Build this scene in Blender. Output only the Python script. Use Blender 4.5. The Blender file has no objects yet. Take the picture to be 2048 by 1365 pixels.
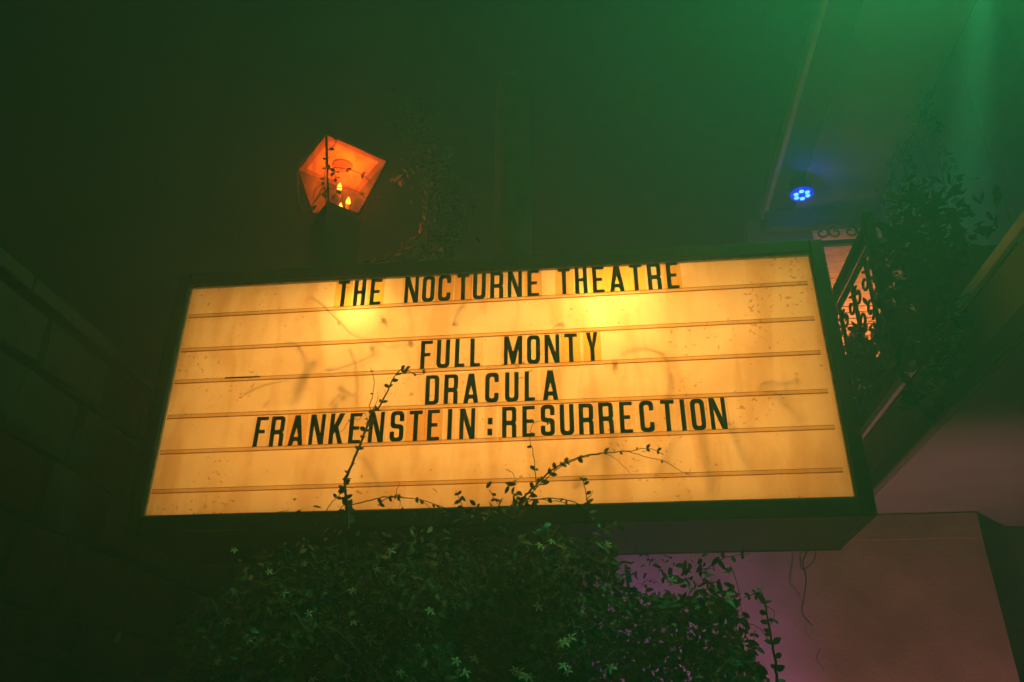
import bpy, bmesh, math, random
from mathutils import Vector, Matrix

random.seed(7)
SC = bpy.context.scene
COL = SC.collection
R = math.radians

# ------------------------------------------------------------------ camera
CAM = Vector((0, 0, 1.6))
F_PX, PITCH, YAW, ROLL = 1653.82, 0.474597, -0.1053277, 0.0026214
FWD = Vector((math.sin(YAW) * math.cos(PITCH), math.cos(YAW) * math.cos(PITCH), math.sin(PITCH)))
RGT0 = Vector((math.cos(YAW), -math.sin(YAW), 0))
UP0 = RGT0.cross(FWD)
RGT = RGT0 * math.cos(ROLL) + UP0 * math.sin(ROLL)
UPV = -RGT0 * math.sin(ROLL) + UP0 * math.cos(ROLL)
cd = bpy.data.cameras.new('camera')
cam = bpy.data.objects.new('camera', cd)
COL.objects.link(cam)
cam.matrix_world = Matrix(((RGT.x, UPV.x, -FWD.x, CAM.x), (RGT.y, UPV.y, -FWD.y, CAM.y), (RGT.z, UPV.z, -FWD.z, CAM.z), (0, 0, 0, 1)))
cd.sensor_width = 36
cd.lens = 36 * F_PX / 2048
cd.clip_start = 0.05
cd.clip_end = 2000
SC.camera = cam

# ------------------------------------------------------------------ night sky
w = bpy.data.worlds.new('World')
SC.world = w
w.use_nodes = True
wn = w.node_tree
sky = wn.nodes.new('ShaderNodeTexSky')
sky.sky_type = 'NISHITA'
sky.sun_disc = False
sky.sun_elevation = R(-4)
sky.sun_rotation = R(160)
bg = wn.nodes['Background']
bg.inputs['Strength'].default_value = 0.05
wn.links.new(sky.outputs[0], bg.inputs['Color'])

SC.view_settings.view_transform = 'Standard'
SC.view_settings.look = 'None'
SC.view_settings.exposure = 0
SC.view_settings.gamma = 1
SC.view_settings.use_curve_mapping = False
cy = SC.cycles
cy.use_denoising = True
cy.max_bounces = 8
cy.transparent_max_bounces = 24
cy.volume_bounces = 1
cy.sample_clamp_indirect = 4
cy.caustics_reflective = False
cy.caustics_refractive = False

# ------------------------------------------------------------------ the light fixtures' strengths
LAMP_WARM = (1.0, 0.425, 0.083)
SIGN_TUBE_W = 13.9
SIGN_BULB_W = (5.0, 14.0)
GREEN_W = 320.0
BEAM_W = 2000.0
HAZE_D = 0.057

# ------------------------------------------------------------------ helpers
def at(px, py, Y):
    """point at depth Y seen at photograph pixel (px, py)"""
    d = FWD + RGT * ((px - 1024) / F_PX) - UPV * ((py - 682.5) / F_PX)
    return CAM + d * (Y / d.y)

def tag(o, label=None, cat=None, group=None, kind=None):
    if label: o['label'] = label
    if cat: o['category'] = cat
    if group: o['group'] = group
    if kind: o['kind'] = kind
    return o

def empty(name, loc, label, cat, group=None):
    o = bpy.data.objects.new(name, None)
    COL.objects.link(o)
    o.location = loc
    o.empty_display_size = 0.1
    return tag(o, label, cat, group)

def link_mesh(name, me, parent=None, loc=None):
    """me is in world coordinates when loc is None"""
    o = bpy.data.objects.new(name, me)
    COL.objects.link(o)
    if parent is not None:
        o.parent = parent
        o.matrix_parent_inverse = Matrix.Translation(-world_loc(parent))
    if loc is not None:
        o.location = loc
    return o

def world_loc(o):
    v = Vector(o.location)
    p = o.parent
    return v

class MB:
    def __init__(self):
        self.v = []; self.f = []; self.s = []
    def box(self, x0, x1, y0, y1, z0, z1):
        b = len(self.v)
        self.v += [(x0,y0,z0),(x1,y0,z0),(x1,y1,z0),(x0,y1,z0),(x0,y0,z1),(x1,y0,z1),(x1,y1,z1),(x0,y1,z1)]
        for q in ((0,3,2,1),(4,5,6,7),(0,1,5,4),(1,2,6,5),(2,3,7,6),(3,0,4,7)):
            self.f.append(tuple(b+i for i in q)); self.s.append(False)
        return self
    def poly(self, pts):
        b = len(self.v)
        self.v += [tuple(p) for p in pts]
        self.f.append(tuple(range(b, b+len(pts)))); self.s.append(False)
        return self
    def tube(self, pts, rad, n=6, taper=None, cap=True):
        pts = [Vector(p) for p in pts]
        b = len(self.v)
        t0 = (pts[1]-pts[0]).normalized()
        ref = Vector((0,0,1)) if abs(t0.z) < .9 else Vector((1,0,0))
        nrm = t0.cross(ref).normalized()
        for i, p in enumerate(pts):
            t = (pts[min(i+1,len(pts)-1)] - pts[max(i-1,0)])
            t = t.normalized() if t.length > 1e-9 else t0
            nrm = (nrm - t*nrm.dot(t))
            nrm = nrm.normalized() if nrm.length > 1e-6 else t.orthogonal().normalized()
            bn = t.cross(nrm)
            r = rad if taper is None else rad + (taper-rad)*i/(len(pts)-1)
            for k in range(n):
                a = 2*math.pi*k/n
                self.v.append(tuple(p + nrm*(r*math.cos(a)) + bn*(r*math.sin(a))))
        for i in range(len(pts)-1):
            for k in range(n):
                k2 = (k+1) % n
                self.f.append((b+i*n+k, b+i*n+k2, b+(i+1)*n+k2, b+(i+1)*n+k)); self.s.append(True)
        if cap:
            self.f.append(tuple(b+k for k in reversed(range(n)))); self.s.append(False)
            e = b+(len(pts)-1)*n
            self.f.append(tuple(e+k for k in range(n))); self.s.append(False)
        return self
    def lathe(self, c, prof, n=24):
        """prof: (r, z) pairs, about the vertical through c"""
        b = len(self.v)
        for r, z in prof:
            for k in range(n):
                a = 2*math.pi*k/n
                self.v.append((c[0]+r*math.cos(a), c[1]+r*math.sin(a), c[2]+z))
        for i in range(len(prof)-1):
            for k in range(n):
                k2 = (k+1) % n
                self.f.append((b+i*n+k, b+i*n+k2, b+(i+1)*n+k2, b+(i+1)*n+k)); self.s.append(True)
        self.f.append(tuple(b+k for k in reversed(range(n)))); self.s.append(False)
        e = b+(len(prof)-1)*n
        self.f.append(tuple(e+k for k in range(n))); self.s.append(False)
        return self
    def leaf(self, m, L=1.0, W=0.42, fold=0.25, droop=0.18):
        """pointed leaf along local +x, 8 triangles' worth of quads"""
        b = len(self.v)
        prof = [(0.0,0.0),(0.22,0.36),(0.5,0.5),(0.78,0.33),(1.0,0.0)]
        mid=[]; lf=[]; rt=[]
        for x, hw in prof:
            z = -droop*x*x*L
            mid.append(len(self.v)); self.v.append(tuple(m @ Vector((x*L,0,z))))
            if 0 < hw:
                h = hw*W*L
                lf.append(len(self.v)); self.v.append(tuple(m @ Vector((x*L,h,z+fold*h))))
                rt.append(len(self.v)); self.v.append(tuple(m @ Vector((x*L,-h,z+fold*h))))
            else:
                lf.append(mid[-1]); rt.append(mid[-1])
        for i in range(4):
            for sd in (0,1):
                q = (mid[i], mid[i+1], lf[i+1], lf[i]) if sd == 0 else (mid[i], rt[i], rt[i+1], mid[i+1])
                q2 = []
                for k in q:
                    if k not in q2: q2.append(k)
                self.f.append(tuple(q2)); self.s.append(True)
        return self
    def mesh(self, name, mat):
        me = bpy.data.meshes.new(name)
        me.from_pydata(self.v, [], self.f)
        me.polygons.foreach_set('use_smooth', self.s)
        if mat: me.materials.append(mat)
        me.update()
        return me
    def build(self, name, mat, parent=None):
        return link_mesh(name, self.mesh(name, mat), parent)

def bevel(o, wd=0.004, seg=2):
    m = o.modifiers.new('bevel', 'BEVEL'); m.width = wd; m.segments = seg; m.limit_method = 'ANGLE'
    return o

# ------------------------------------------------------------------ materials
def mat(name, col, rough=0.6, metal=0.0, noise=None, bump=None, spec=0.5):
    """Principled with a second colour mixed in by noise: noise=(scale, colour2, lo, hi), bump=(scale, strength)"""
    m = bpy.data.materials.new(name); m.use_nodes = True
    nt = m.node_tree; b = nt.nodes['Principled BSDF']
    b.inputs['Base Color'].default_value = (*col, 1)
    b.inputs['Roughness'].default_value = rough
    b.inputs['Metallic'].default_value = metal
    b.inputs['Specular IOR Level'].default_value = spec
    geo = nt.nodes.new('ShaderNodeNewGeometry')
    if noise:
        n = nt.nodes.new('ShaderNodeTexNoise'); n.inputs['Scale'].default_value = noise[0]; n.inputs['Detail'].default_value = 6
        nt.links.new(geo.outputs['Position'], n.inputs['Vector'])
        r = nt.nodes.new('ShaderNodeValToRGB')
        r.color_ramp.elements[0].position = noise[2]; r.color_ramp.elements[1].position = noise[3]
        r.color_ramp.elements[0].color = (*col, 1); r.color_ramp.elements[1].color = (*noise[1], 1)
        nt.links.new(n.outputs['Fac'], r.inputs['Fac']); nt.links.new(r.outputs['Color'], b.inputs['Base Color'])
    if bump:
        n2 = nt.nodes.new('ShaderNodeTexNoise'); n2.inputs['Scale'].default_value = bump[0]; n2.inputs['Detail'].default_value = 5
        nt.links.new(geo.outputs['Position'], n2.inputs['Vector'])
        bp = nt.nodes.new('ShaderNodeBump'); bp.inputs['Strength'].default_value = bump[1]; bp.inputs['Distance'].default_value = 0.01
        nt.links.new(n2.outputs['Fac'], bp.inputs['Height']); nt.links.new(bp.outputs['Normal'], b.inputs['Normal'])
    return m

def mat_emit(name, col, strength):
    m = bpy.data.materials.new(name); m.use_nodes = True
    nt = m.node_tree; nt.nodes.clear()
    e = nt.nodes.new('ShaderNodeEmission'); e.inputs['Color'].default_value = (*col, 1); e.inputs['Strength'].default_value = strength
    o = nt.nodes.new('ShaderNodeOutputMaterial'); nt.links.new(e.outputs[0], o.inputs['Surface'])
    return m

def mat_leaf(name, c1, c2, rough=0.45, transl=0.25):
    m = bpy.data.materials.new(name); m.use_nodes = True
    nt = m.node_tree; b = nt.nodes['Principled BSDF']
    b.inputs['Roughness'].default_value = rough
    geo = nt.nodes.new('ShaderNodeNewGeometry')
    n = nt.nodes.new('ShaderNodeTexNoise'); n.inputs['Scale'].default_value = 23; n.inputs['Detail'].default_value = 3
    nt.links.new(geo.outputs['Position'], n.inputs['Vector'])
    r = nt.nodes.new('ShaderNodeValToRGB')
    r.color_ramp.elements[0].position = .35; r.color_ramp.elements[1].position = .7
    r.color_ramp.elements[0].color = (*c1, 1); r.color_ramp.elements[1].color = (*c2, 1)
    nt.links.new(n.outputs['Fac'], r.inputs['Fac']); nt.links.new(r.outputs['Color'], b.inputs['Base Color'])
    t = nt.nodes.new('ShaderNodeBsdfTranslucent'); nt.links.new(r.outputs['Color'], t.inputs['Color'])
    mx = nt.nodes.new('ShaderNodeMixShader'); mx.inputs[0].default_value = transl
    nt.links.new(b.outputs[0], mx.inputs[1]); nt.links.new(t.outputs[0], mx.inputs[2])
    nt.links.new(mx.outputs[0], nt.nodes['Material Output'].inputs['Surface'])
    return m

def mat_clear(name, tint, gloss=0.05, transl=0.0):
    m = bpy.data.materials.new(name); m.use_nodes = True
    nt = m.node_tree; nt.nodes.clear()
    t = nt.nodes.new('ShaderNodeBsdfTransparent'); t.inputs['Color'].default_value = (*tint, 1)
    g = nt.nodes.new('ShaderNodeBsdfGlossy'); g.inputs['Roughness'].default_value = 0.12
    mx = nt.nodes.new('ShaderNodeMixShader'); mx.inputs[0].default_value = gloss
    nt.links.new(t.outputs[0], mx.inputs[1]); nt.links.new(g.outputs[0], mx.inputs[2])
    last = mx
    if transl:
        tr = nt.nodes.new('ShaderNodeBsdfTranslucent'); tr.inputs['Color'].default_value = (*tint, 1)
        mx2 = nt.nodes.new('ShaderNodeMixShader'); mx2.inputs[0].default_value = transl
        nt.links.new(mx.outputs[0], mx2.inputs[1]); nt.links.new(tr.outputs[0], mx2.inputs[2]); last = mx2
    o = nt.nodes.new('ShaderNodeOutputMaterial'); nt.links.new(last.outputs[0], o.inputs['Surface'])
    return m

def mat_acrylic():
    """the sign face: milky sheet that scatters the lamps' light through, with dirt, mildew specks and streaks"""
    m = bpy.data.materials.new('milky_acrylic'); m.use_nodes = True
    nt = m.node_tree; nt.nodes.clear(); L = nt.links
    geo = nt.nodes.new('ShaderNodeNewGeometry')
    def noise(scale, detail, rough=.55, vec=None, dist=0):
        n = nt.nodes.new('ShaderNodeTexNoise'); n.inputs['Scale'].default_value = scale
        n.inputs['Detail'].default_value = detail; n.inputs['Roughness'].default_value = rough; n.inputs['Distortion'].default_value = dist
        L.new(vec or geo.outputs['Position'], n.inputs['Vector']); return n.outputs['Fac']
    def ramp(fac, p0, c0, p1, c1):
        r = nt.nodes.new('ShaderNodeValToRGB'); e = r.color_ramp.elements
        e[0].position = p0; e[0].color = (*c0,1); e[1].position = p1; e[1].color = (*c1,1)
        L.new(fac, r.inputs['Fac']); return r.outputs['Color']
    def mul(a, b):
        x = nt.nodes.new('ShaderNodeMix'); x.data_type = 'RGBA'; x.blend_type = 'MULTIPLY'; x.inputs['Factor'].default_value = 1
        L.new(a, x.inputs['A']); L.new(b, x.inputs['B']); return x.outputs['Result']
    big = ramp(noise(2.2, 4, .6, None, .6), .3, (.80,.72,.60), .68, (1,1,1))
    map_ = nt.nodes.new('ShaderNodeMapping'); map_.inputs['Scale'].default_value = (5.5, 1, 1.3); map_.inputs['Rotation'].default_value = (0, R(22), 0)
    L.new(geo.outputs['Position'], map_.inputs['Vector'])
    streak = ramp(noise(1.5, 3, .5, map_.outputs['Vector'], .4), .36, (.86,.77,.64), .54, (1,1,1))
    # mildew specks only where a broad mask allows them
    sp = noise(55, 2, .5)
    mk = noise(3.1, 2, .5, None, .3)
    m1 = nt.nodes.new('ShaderNodeMath'); m1.operation = 'MULTIPLY_ADD'; m1.inputs[1].default_value = 0.55
    L.new(mk, m1.inputs[0]); L.new(sp, m1.inputs[2])
    speck = ramp(m1.outputs[0], .985, (1,1,1), 1.06, (.68,.52,.38))
    col = mul(mul(big, streak), speck)
    base = nt.nodes.new('ShaderNodeMix'); base.data_type = 'RGBA'; base.blend_type = 'MULTIPLY'; base.inputs['Factor'].default_value = 1
    base.inputs['A'].default_value = (.80,.74,.60,1); L.new(col, base.inputs['B'])
    tr = nt.nodes.new('ShaderNodeBsdfTranslucent'); L.new(base.outputs['Result'], tr.inputs['Color'])
    di = nt.nodes.new('ShaderNodeBsdfDiffuse'); L.new(base.outputs['Result'], di.inputs['Color'])
    gl = nt.nodes.new('ShaderNodeBsdfGlossy'); gl.inputs['Roughness'].default_value = .22
    a = nt.nodes.new('ShaderNodeMixShader'); a.inputs[0].default_value = .42; L.new(tr.outputs[0], a.inputs[1]); L.new(di.outputs[0], a.inputs[2])
    b = nt.nodes.new('ShaderNodeMixShader'); b.inputs[0].default_value = .03; L.new(a.outputs[0], b.inputs[1]); L.new(gl.outputs[0], b.inputs[2])
    o = nt.nodes.new('ShaderNodeOutputMaterial'); L.new(b.outputs[0], o.inputs['Surface'])
    return m

def mat_rail():
    m = bpy.data.materials.new('amber_plastic'); m.use_nodes = True
    nt = m.node_tree; nt.nodes.clear()
    tr = nt.nodes.new('ShaderNodeBsdfTransparent'); tr.inputs['Color'].default_value = (.93,.87,.72,1)
    di = nt.nodes.new('ShaderNodeBsdfDiffuse'); di.inputs['Color'].default_value = (.45,.34,.2,1)
    mx = nt.nodes.new('ShaderNodeMixShader'); mx.inputs[0].default_value = .06
    o = nt.nodes.new('ShaderNodeOutputMaterial')
    nt.links.new(tr.outputs[0], mx.inputs[1]); nt.links.new(di.outputs[0], mx.inputs[2]); nt.links.new(mx.outputs[0], o.inputs['Surface'])
    return m

M_GROUND = mat('paving', (.10,.095,.085), .85, noise=(1.7,(.07,.065,.055),.35,.7), bump=(30,.4))
M_FRAME = mat('dark_green_painted_metal', (.020,.020,.015), .55, .0, noise=(6,(.032,.024,.016),.45,.75), bump=(60,.08))
M_LIP = mat('worn_aluminium_lip', (.30,.25,.19), .42, .35, noise=(25,(.16,.12,.08),.4,.7))
M_INNER = mat('white_cabinet_lining', (.82,.80,.75), .8)
M_FACE = mat_acrylic()
M_RAIL = mat_rail()
M_RAILDARK = mat_clear('amber_plastic_edge', (.60,.42,.20), .02)
M_BLACK = mat('black_plastic_letter', (.012,.012,.011), .38, noise=(40,(.03,.028,.022),.5,.8))
M_TILE = [mat_clear('clear_letter_tile', (.975,.955,.88), .035), mat_clear('yellowed_letter_tile', (.94,.86,.48), .035), mat_clear('amber_letter_tile', (.94,.82,.58), .035)]
M_WOOD = mat('weathered_wood', (.085,.060,.036), .9, noise=(9,(.05,.036,.022),.35,.7), bump=(45,.5))
M_PIER = mat('dark_pier_wood', (.022,.018,.012), .95, noise=(7,(.012,.01,.008),.4,.7), bump=(40,.4))  # pier wood in a darker tone than the post
M_IRON = mat('black_wrought_iron', (.012,.014,.012), .5, .3)
M_BRASS = mat('dark_lantern_metal', (.03,.022,.015), .5, .6, noise=(30,(.05,.03,.015),.4,.7))
M_LANTERN_IN = mat('lantern_white_enamel', (.75,.7,.62), .6)
M_LANTERN_RING = mat('lantern_brown_enamel', (.30,.17,.09), .6)
M_PANE = mat_clear('amber_glass', (1.0,.60,.26), .03, .10)
def soot(m):
    nt = m.node_tree
    geo = nt.nodes.new('ShaderNodeNewGeometry'); n = nt.nodes.new('ShaderNodeTexNoise'); n.inputs['Scale'].default_value = 14; n.inputs['Detail'].default_value = 5
    nt.links.new(geo.outputs['Position'], n.inputs['Vector'])
    r = nt.nodes.new('ShaderNodeValToRGB'); r.color_ramp.elements[0].position = .36; r.color_ramp.elements[1].position = .62
    r.color_ramp.elements[0].color = (.62,.34,.13,1); r.color_ramp.elements[1].color = (1,.62,.27,1)
    nt.links.new(n.outputs['Fac'], r.inputs['Fac'])
    for x in nt.nodes:
        if x.type in ('BSDF_TRANSPARENT','BSDF_TRANSLUCENT'): nt.links.new(r.outputs['Color'], x.inputs['Color'])
soot(M_PANE)
M_WALL = mat('painted_plaster', (.50,.38,.31), .9, noise=(2.6,(.29,.21,.165),.33,.72), bump=(55,.35))
M_TRIM = mat('pale_painted_trim', (.52,.49,.40), .7, noise=(8,(.40,.36,.28),.4,.8))
M_CEIL = mat('grey_painted_boards', (.34,.32,.31), .75, noise=(3,(.27,.26,.25),.4,.7))
M_DARKTRIM = mat('dark_green_trim', (.045,.06,.045), .6)
M_FASCIA = mat('olive_painted_board', (.20,.19,.11), .7, noise=(5,(.15,.14,.08),.35,.7))
M_PORCH = mat('grey_green_boards', (.20,.22,.17), .75, noise=(2.5,(.12,.14,.10),.35,.7), bump=(30,.2))
M_SIDING = mat('tan_painted_siding', (.60,.44,.30), .7, noise=(14,(.50,.36,.24),.4,.7))
M_STONE = mat('grey_stone', (.06,.058,.05), .9, noise=(5,(.03,.03,.027),.35,.7), bump=(22,.7))
M_MORTAR = mat('dark_mortar', (.05,.05,.045), .95)
M_LEAF = mat_leaf('jasmine_leaf', (.062,.058,.018), (.13,.108,.034), .45, .12)
M_LEAFY = mat_leaf('yellow_jasmine_leaf', (.28,.24,.05), (.36,.30,.07), .45)
M_IVY = mat_leaf('ivy_leaf', (.016,.032,.012), (.035,.055,.02), .9, .08)
M_WARMLITLEAF = mat_leaf('warm_lit_vine_leaf', (.30,.16,.10), (.42,.24,.15), .45, .2)  # the lantern's warm light is put into this leaf colour
M_STEM = mat('green_brown_stem', (.06,.05,.025), .65, noise=(30,(.03,.024,.012),.4,.7))
M_PALESTEM = mat('pale_dry_stem', (.22,.18,.11), .7)
M_INSTEM = mat_leaf('thin_brown_stem', (.32,.16,.07), (.40,.20,.09), .7, .4)
M_INLEAF = mat_leaf('thin_brown_leaf', (.36,.19,.08), (.45,.24,.11), .7, .4)
M_FLOWER = mat('cream_petal', (.72,.66,.48), .6)
M_LED = mat_emit('blue_led', (.22,.85,1.3), 1.6)
M_LEDBODY = mat('led_housing', (.05,.05,.06), .4)
M_LEDLENS = mat_emit('blue_lens', (.010,.006,1.0), 1.3)
M_FLAME = mat_emit('flame_bulb', (1.0,.52,.09), 7.0)
M_SLEEVE = mat('candle_sleeve', (.62,.50,.36), .6)

# ------------------------------------------------------------------ setting: ground
g = MB(); g.poly([(-60,-60,0),(60,-60,0),(60,60,0),(-60,60,0)])
tag(g.build('ground', M_GROUND), 'dark paved courtyard ground below the sign', None, None, 'structure')

# ------------------------------------------------------------------ stone wall on the left (runs away from the viewer)
WX = -3.2
wall = empty('stone_wall', (WX, 4.5, 0), 'dark wall of large rough stone blocks running back at the left', 'wall')
c = MB(); c.box(WX-.45, WX-.03, 0.6, 9.0, 0, 3.96); c.build('mortar_core', M_MORTAR, wall)
rs = random.Random(3)
def stone(x, y0, y1, z0, z1, rnd):
    m = MB(); d = .05 + rnd.uniform(0,.03)
    j = lambda a=.012: rnd.uniform(-a, a)
    e = .02
    back = [(x-.08,y0,z0),(x-.08,y1,z0),(x-.08,y1,z1),(x-.08,y0,z1)]
    midp = [(x+d*.55+j(),y0+j(.006),z0+j(.006)),(x+d*.55+j(),y1+j(.006),z0+j(.006)),(x+d*.55+j(),y1+j(.006),z1+j(.006)),(x+d*.55+j(),y0+j(.006),z1+j(.006))]
    fr = [(x+d+j(),y0+e+j(),z0+e+j()),(x+d+j(),y1-e+j(),z0+e+j()),(x+d+j(),y1-e+j(),z1-e+j()),(x+d+j(),y0+e+j(),z1-e+j())]
    cen = (x+d+.02+j(.01),(y0+y1)/2+j(.1),(z0+z1)/2+j(.06))
    m.v = back+midp+fr+[cen]
    for k in range(4):
        k2 = (k+1)%4
        m.f += [(k,k2,4+k2,4+k),(4+k,4+k2,8+k2,8+k),(8+k,8+k2,12)]
        m.s += [False]*3
    return m
zs = [0.0,.45,.87,1.29,1.70,2.13,2.37,2.81,3.20,3.60,3.95]
rest = MB()
for ci in range(len(zs)-1):
    z0, z1 = zs[ci]+.012, zs[ci+1]-.012
    y = 1.2 - rs.uniform(0,.5)
    while y < 8.6:
        ln = rs.uniform(.42,.78)
        m = stone(WX, y+.012, y+ln-.012, z0, z1, rs)
        if z1 > 1.6 and 2.6 < y < 8.0:
            m.build('stone_block', M_STONE, wall)
        else:
            b = len(rest.v); rest.v += m.v; rest.f += [tuple(b+i for i in q) for q in m.f]; rest.s += m.s
        y += ln
o = rest.build('stone_course', M_STONE, wall); o['kind'] = 'stuff'
cp = MB()
y = 1.0
while y < 8.8:
    cp = MB(); cp.box(WX-.5, WX+.10, y+.006, y+.894, 3.965, 4.06); bevel(cp.build('coping_stone', M_MORTAR, wall), .012)
    y += .9

# ------------------------------------------------------------------ two-storey porch building on the right
bld = empty('porch_building', (2.0, 5.6, 0), 'two storey building with balcony, eave and clapboard wall at the right', 'building')
ZB = 3.085     # underside of the balcony floor
# lower storey: recessed wall, proud wall section, band at top
m = MB(); m.box(-.9, 2.458, 5.6, 6.45, 0, ZB-.004); m.build('lower_wall', M_WALL, bld)
m = MB(); m.box(2.462, 5.2, 6.0, 6.4, 0, ZB-.004); m.build('doorway_wall', M_DARKTRIM, bld)
m = MB(); m.box(-.9, 2.457, 5.588, 5.598, ZB-.175, ZB-.006); bevel(m.build('frieze_board', M_WALL, bld), .006)
# balcony floor: soffit boards, fascia with two trims
m = MB(); m.box(1.70, 5.2, .4, 6.19, ZB, ZB+.03); m.build('balcony_soffit', M_CEIL, bld)
m = MB(); m.box(1.70, 5.2, .4, 6.4, ZB+.032, 3.40); m.build('balcony_floor', M_DARKTRIM, bld)
m = MB(); m.box(1.665, 1.698, .4, 6.2, ZB+.002, 3.40); fa = m.build('fascia', M_FASCIA, bld)
m = MB(); m.box(1.635, 1.663, .4, 6.2, 3.405, 3.455); bevel(m.build('fascia_trim', M_TRIM, fa), .006)
m = MB(); m.box(1.645, 1.663, .4, 6.2, ZB-.004, ZB+.085); bevel(m.build('fascia_trim', M_DARKTRIM, fa), .004)
# upper clapboard wall
ZS0, EXPO = 3.45, .0565
m = MB(); m.box(1.45, 3.6, 6.32, 6.5, ZB+.4, 5.98); m.build('upper_wall', M_DARKTRIM, bld)  # left of the siding, the lamp's fall-off is put into this dark colour
k = 0
shared = None
while ZS0 + (k+1)*EXPO < 5.9:
    if shared is None:
        b_ = MB()
        x0, x1 = 2.0, 2.58
        pf = [(6.318,0.003),(6.290,0.003),(6.298,EXPO-.003),(6.318,EXPO-.003)]
        for x in (x0, x1):
            b_.v += [(x,yy,zz) for yy, zz in pf]
        b_.f = [(0,1,2,3),(7,6,5,4),(0,4,5,1),(1,5,6,2),(2,6,7,3),(3,7,4,0)]; b_.s = [False]*6
        shared = b_.mesh('siding_board', M_SIDING)
    o = link_mesh('siding_board', shared, bld); o.location = (0,0,ZS0 + k*EXPO)
    k += 1
for k in range(20):
    y0 = .24 + k*.30
    m = MB(); m.box(2.585+.003*(k%2), 2.70, y0+.001, y0+.299, 3.41, 5.998); m.build('wall_board', M_PORCH, bld)
m = MB(); m.box(1.60, 3.6, 6.20, 6.284, 5.80, 5.995); bevel(m.build('header_beam', M_DARKTRIM, bld), .01)
# eave: dark soffit strip, grey ceiling boards, pale drip edge
m = MB(); m.box(1.632, 1.858, .2, 6.34, 6.0, 6.03); m.build('eave_strip', M_DARKTRIM, bld)
m = MB(); m.box(1.861, 2.58, .2, 6.34, 6.005, 6.03); m.build('eave_ceiling', M_CEIL, bld)
m = MB(); m.box(1.590, 1.630, .2, 6.36, 5.985, 6.10); bevel(m.build('drip_edge', M_TRIM, bld), .006)
m = MB(); m.v = [(1.57,.2,6.105),(1.57,6.6,6.105),(4.2,6.6,7.0),(4.2,.2,7.0),(1.57,.2,6.135),(1.57,6.6,6.135),(4.2,6.6,7.03),(4.2,.2,7.03)]
m.f = [(0,1,2,3),(7,6,5,4),(0,4,5,1),(1,5,6,2),(2,6,7,3),(3,7,4,0)]; m.s = [False]*6
m.build('roof', M_DARKTRIM, bld)

# ------------------------------------------------------------------ wrought iron
def scroll(cx, cz, r, turns, a0, sgn, n=16):
    """flat spiral in (horizontal, z)"""
    return [(cx + r*(1-.75*i/n)*math.cos(a0+sgn*turns*2*math.pi*i/n), cz + r*(1-.75*i/n)*math.sin(a0+sgn*turns*2*math.pi*i/n)) for i in range(n+1)]

rail = empty('iron_railing', (1.66, 4.6, 3.455), 'black wrought iron balcony railing with scrollwork before the lit siding', 'railing')
RX = 1.655
m = MB(); m.box(RX-.025, RX+.025, 4.22, 6.1, 4.395, 4.445); m.build('handrail', M_IRON, rail)
m = MB(); m.box(RX-.014, RX+.014, 4.22, 6.1, 4.30, 4.325); m.build('middle_rail', M_IRON, rail)
m = MB(); m.box(RX-.016, RX+.016, 4.22, 6.1, 3.54, 3.575); m.build('bottom_rail', M_IRON, rail)
yy = 4.37
i = 0
while yy < 6.0:
    m = MB(); m.box(RX-.010, RX+.010, yy-.010, yy+.010, 3.576, 4.30); m.build('picket', M_IRON, rail)
    if yy > 3.7:
        for zc, sg in ((3.82,1),(4.00,-1),(4.18,1)):
            for s2 in (-1,1):
                m = MB(); m.tube([(RX, a, z) for a, z in scroll(yy+.075*s2, zc, .07, 1.15, math.pi/2*sg, s2*sg, 14)], .0085, 6)
                m.build('scroll', M_IRON, rail)
    yy += .30; i += 1
for yp in (4.20, 6.1):
    m = MB(); m.box(RX-.03, RX+.03, yp-.03, yp+.03, 3.457, 4.50); bevel(m.build('newel_post', M_IRON, rail), .006)

# frieze under the header: bar with loops above it
fr = empty('iron_frieze', (2.1, 6.1, 5.38), 'black iron scroll frieze hanging under the porch header above the lit siding', 'ironwork')
m = MB(); m.box(1.96, 2.57, 6.085, 6.125, 5.525, 5.565); m.build('lower_bar', M_IRON, fr)
m = MB(); m.box(1.96, 2.57, 6.09, 6.12, 5.74, 5.765); m.build('upper_bar', M_IRON, fr)
xx = 2.07
while xx < 2.5:
    for s2 in (-1,1):
        m = MB(); m.tube([(a, 6.105, z) for a, z in scroll(xx+.055*s2, 5.655, .062, 1.1, math.pi/2, s2, 14)], .010, 5)
        m.build('scroll', M_IRON, fr)
    xx += .235

# a shaded wall sconce that lights the siding
sc_ = empty('wall_sconce', (2.15, 6.28, 4.62), 'small wall lamp lighting the clapboard behind the iron column', 'lamp')
m = MB(); m.box(2.10,2.20,6.262,6.284,4.60,4.74); m.build('back_plate', M_BRASS, sc_)
m = MB(); m.lathe((2.15,6.20,4.63),[(.03,0),(.05,.02),(.055,.10),(.03,.12)],12); m.build('lamp_shade', M_BRASS, sc_)
def point(name, loc, col, W, rad, parent=None):
    l = bpy.data.lights.new(name,'POINT'); l.energy = W; l.color = col; l.shadow_soft_size = rad
    o = bpy.data.objects.new(name,l); COL.objects.link(o); o.location = loc
    if parent is not None:
        o.parent = parent; o.matrix_parent_inverse = Matrix.Translation(-Vector(parent.location))
    return o
def spot(name, loc, to, col, W, rad, ang, blend, parent=None):
    l = bpy.data.lights.new(name,'SPOT'); l.energy = W; l.color = col; l.shadow_soft_size = rad
    l.spot_size = R(ang); l.spot_blend = blend
    o = bpy.data.objects.new(name,l); COL.objects.link(o); o.location = loc
    o.rotation_euler = (Vector(to)-Vector(loc)).to_track_quat('-Z','Y').to_euler()
    if parent is not None:
        o.parent = parent; o.matrix_parent_inverse = Matrix.Translation(-Vector(parent.location))
    return o

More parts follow.
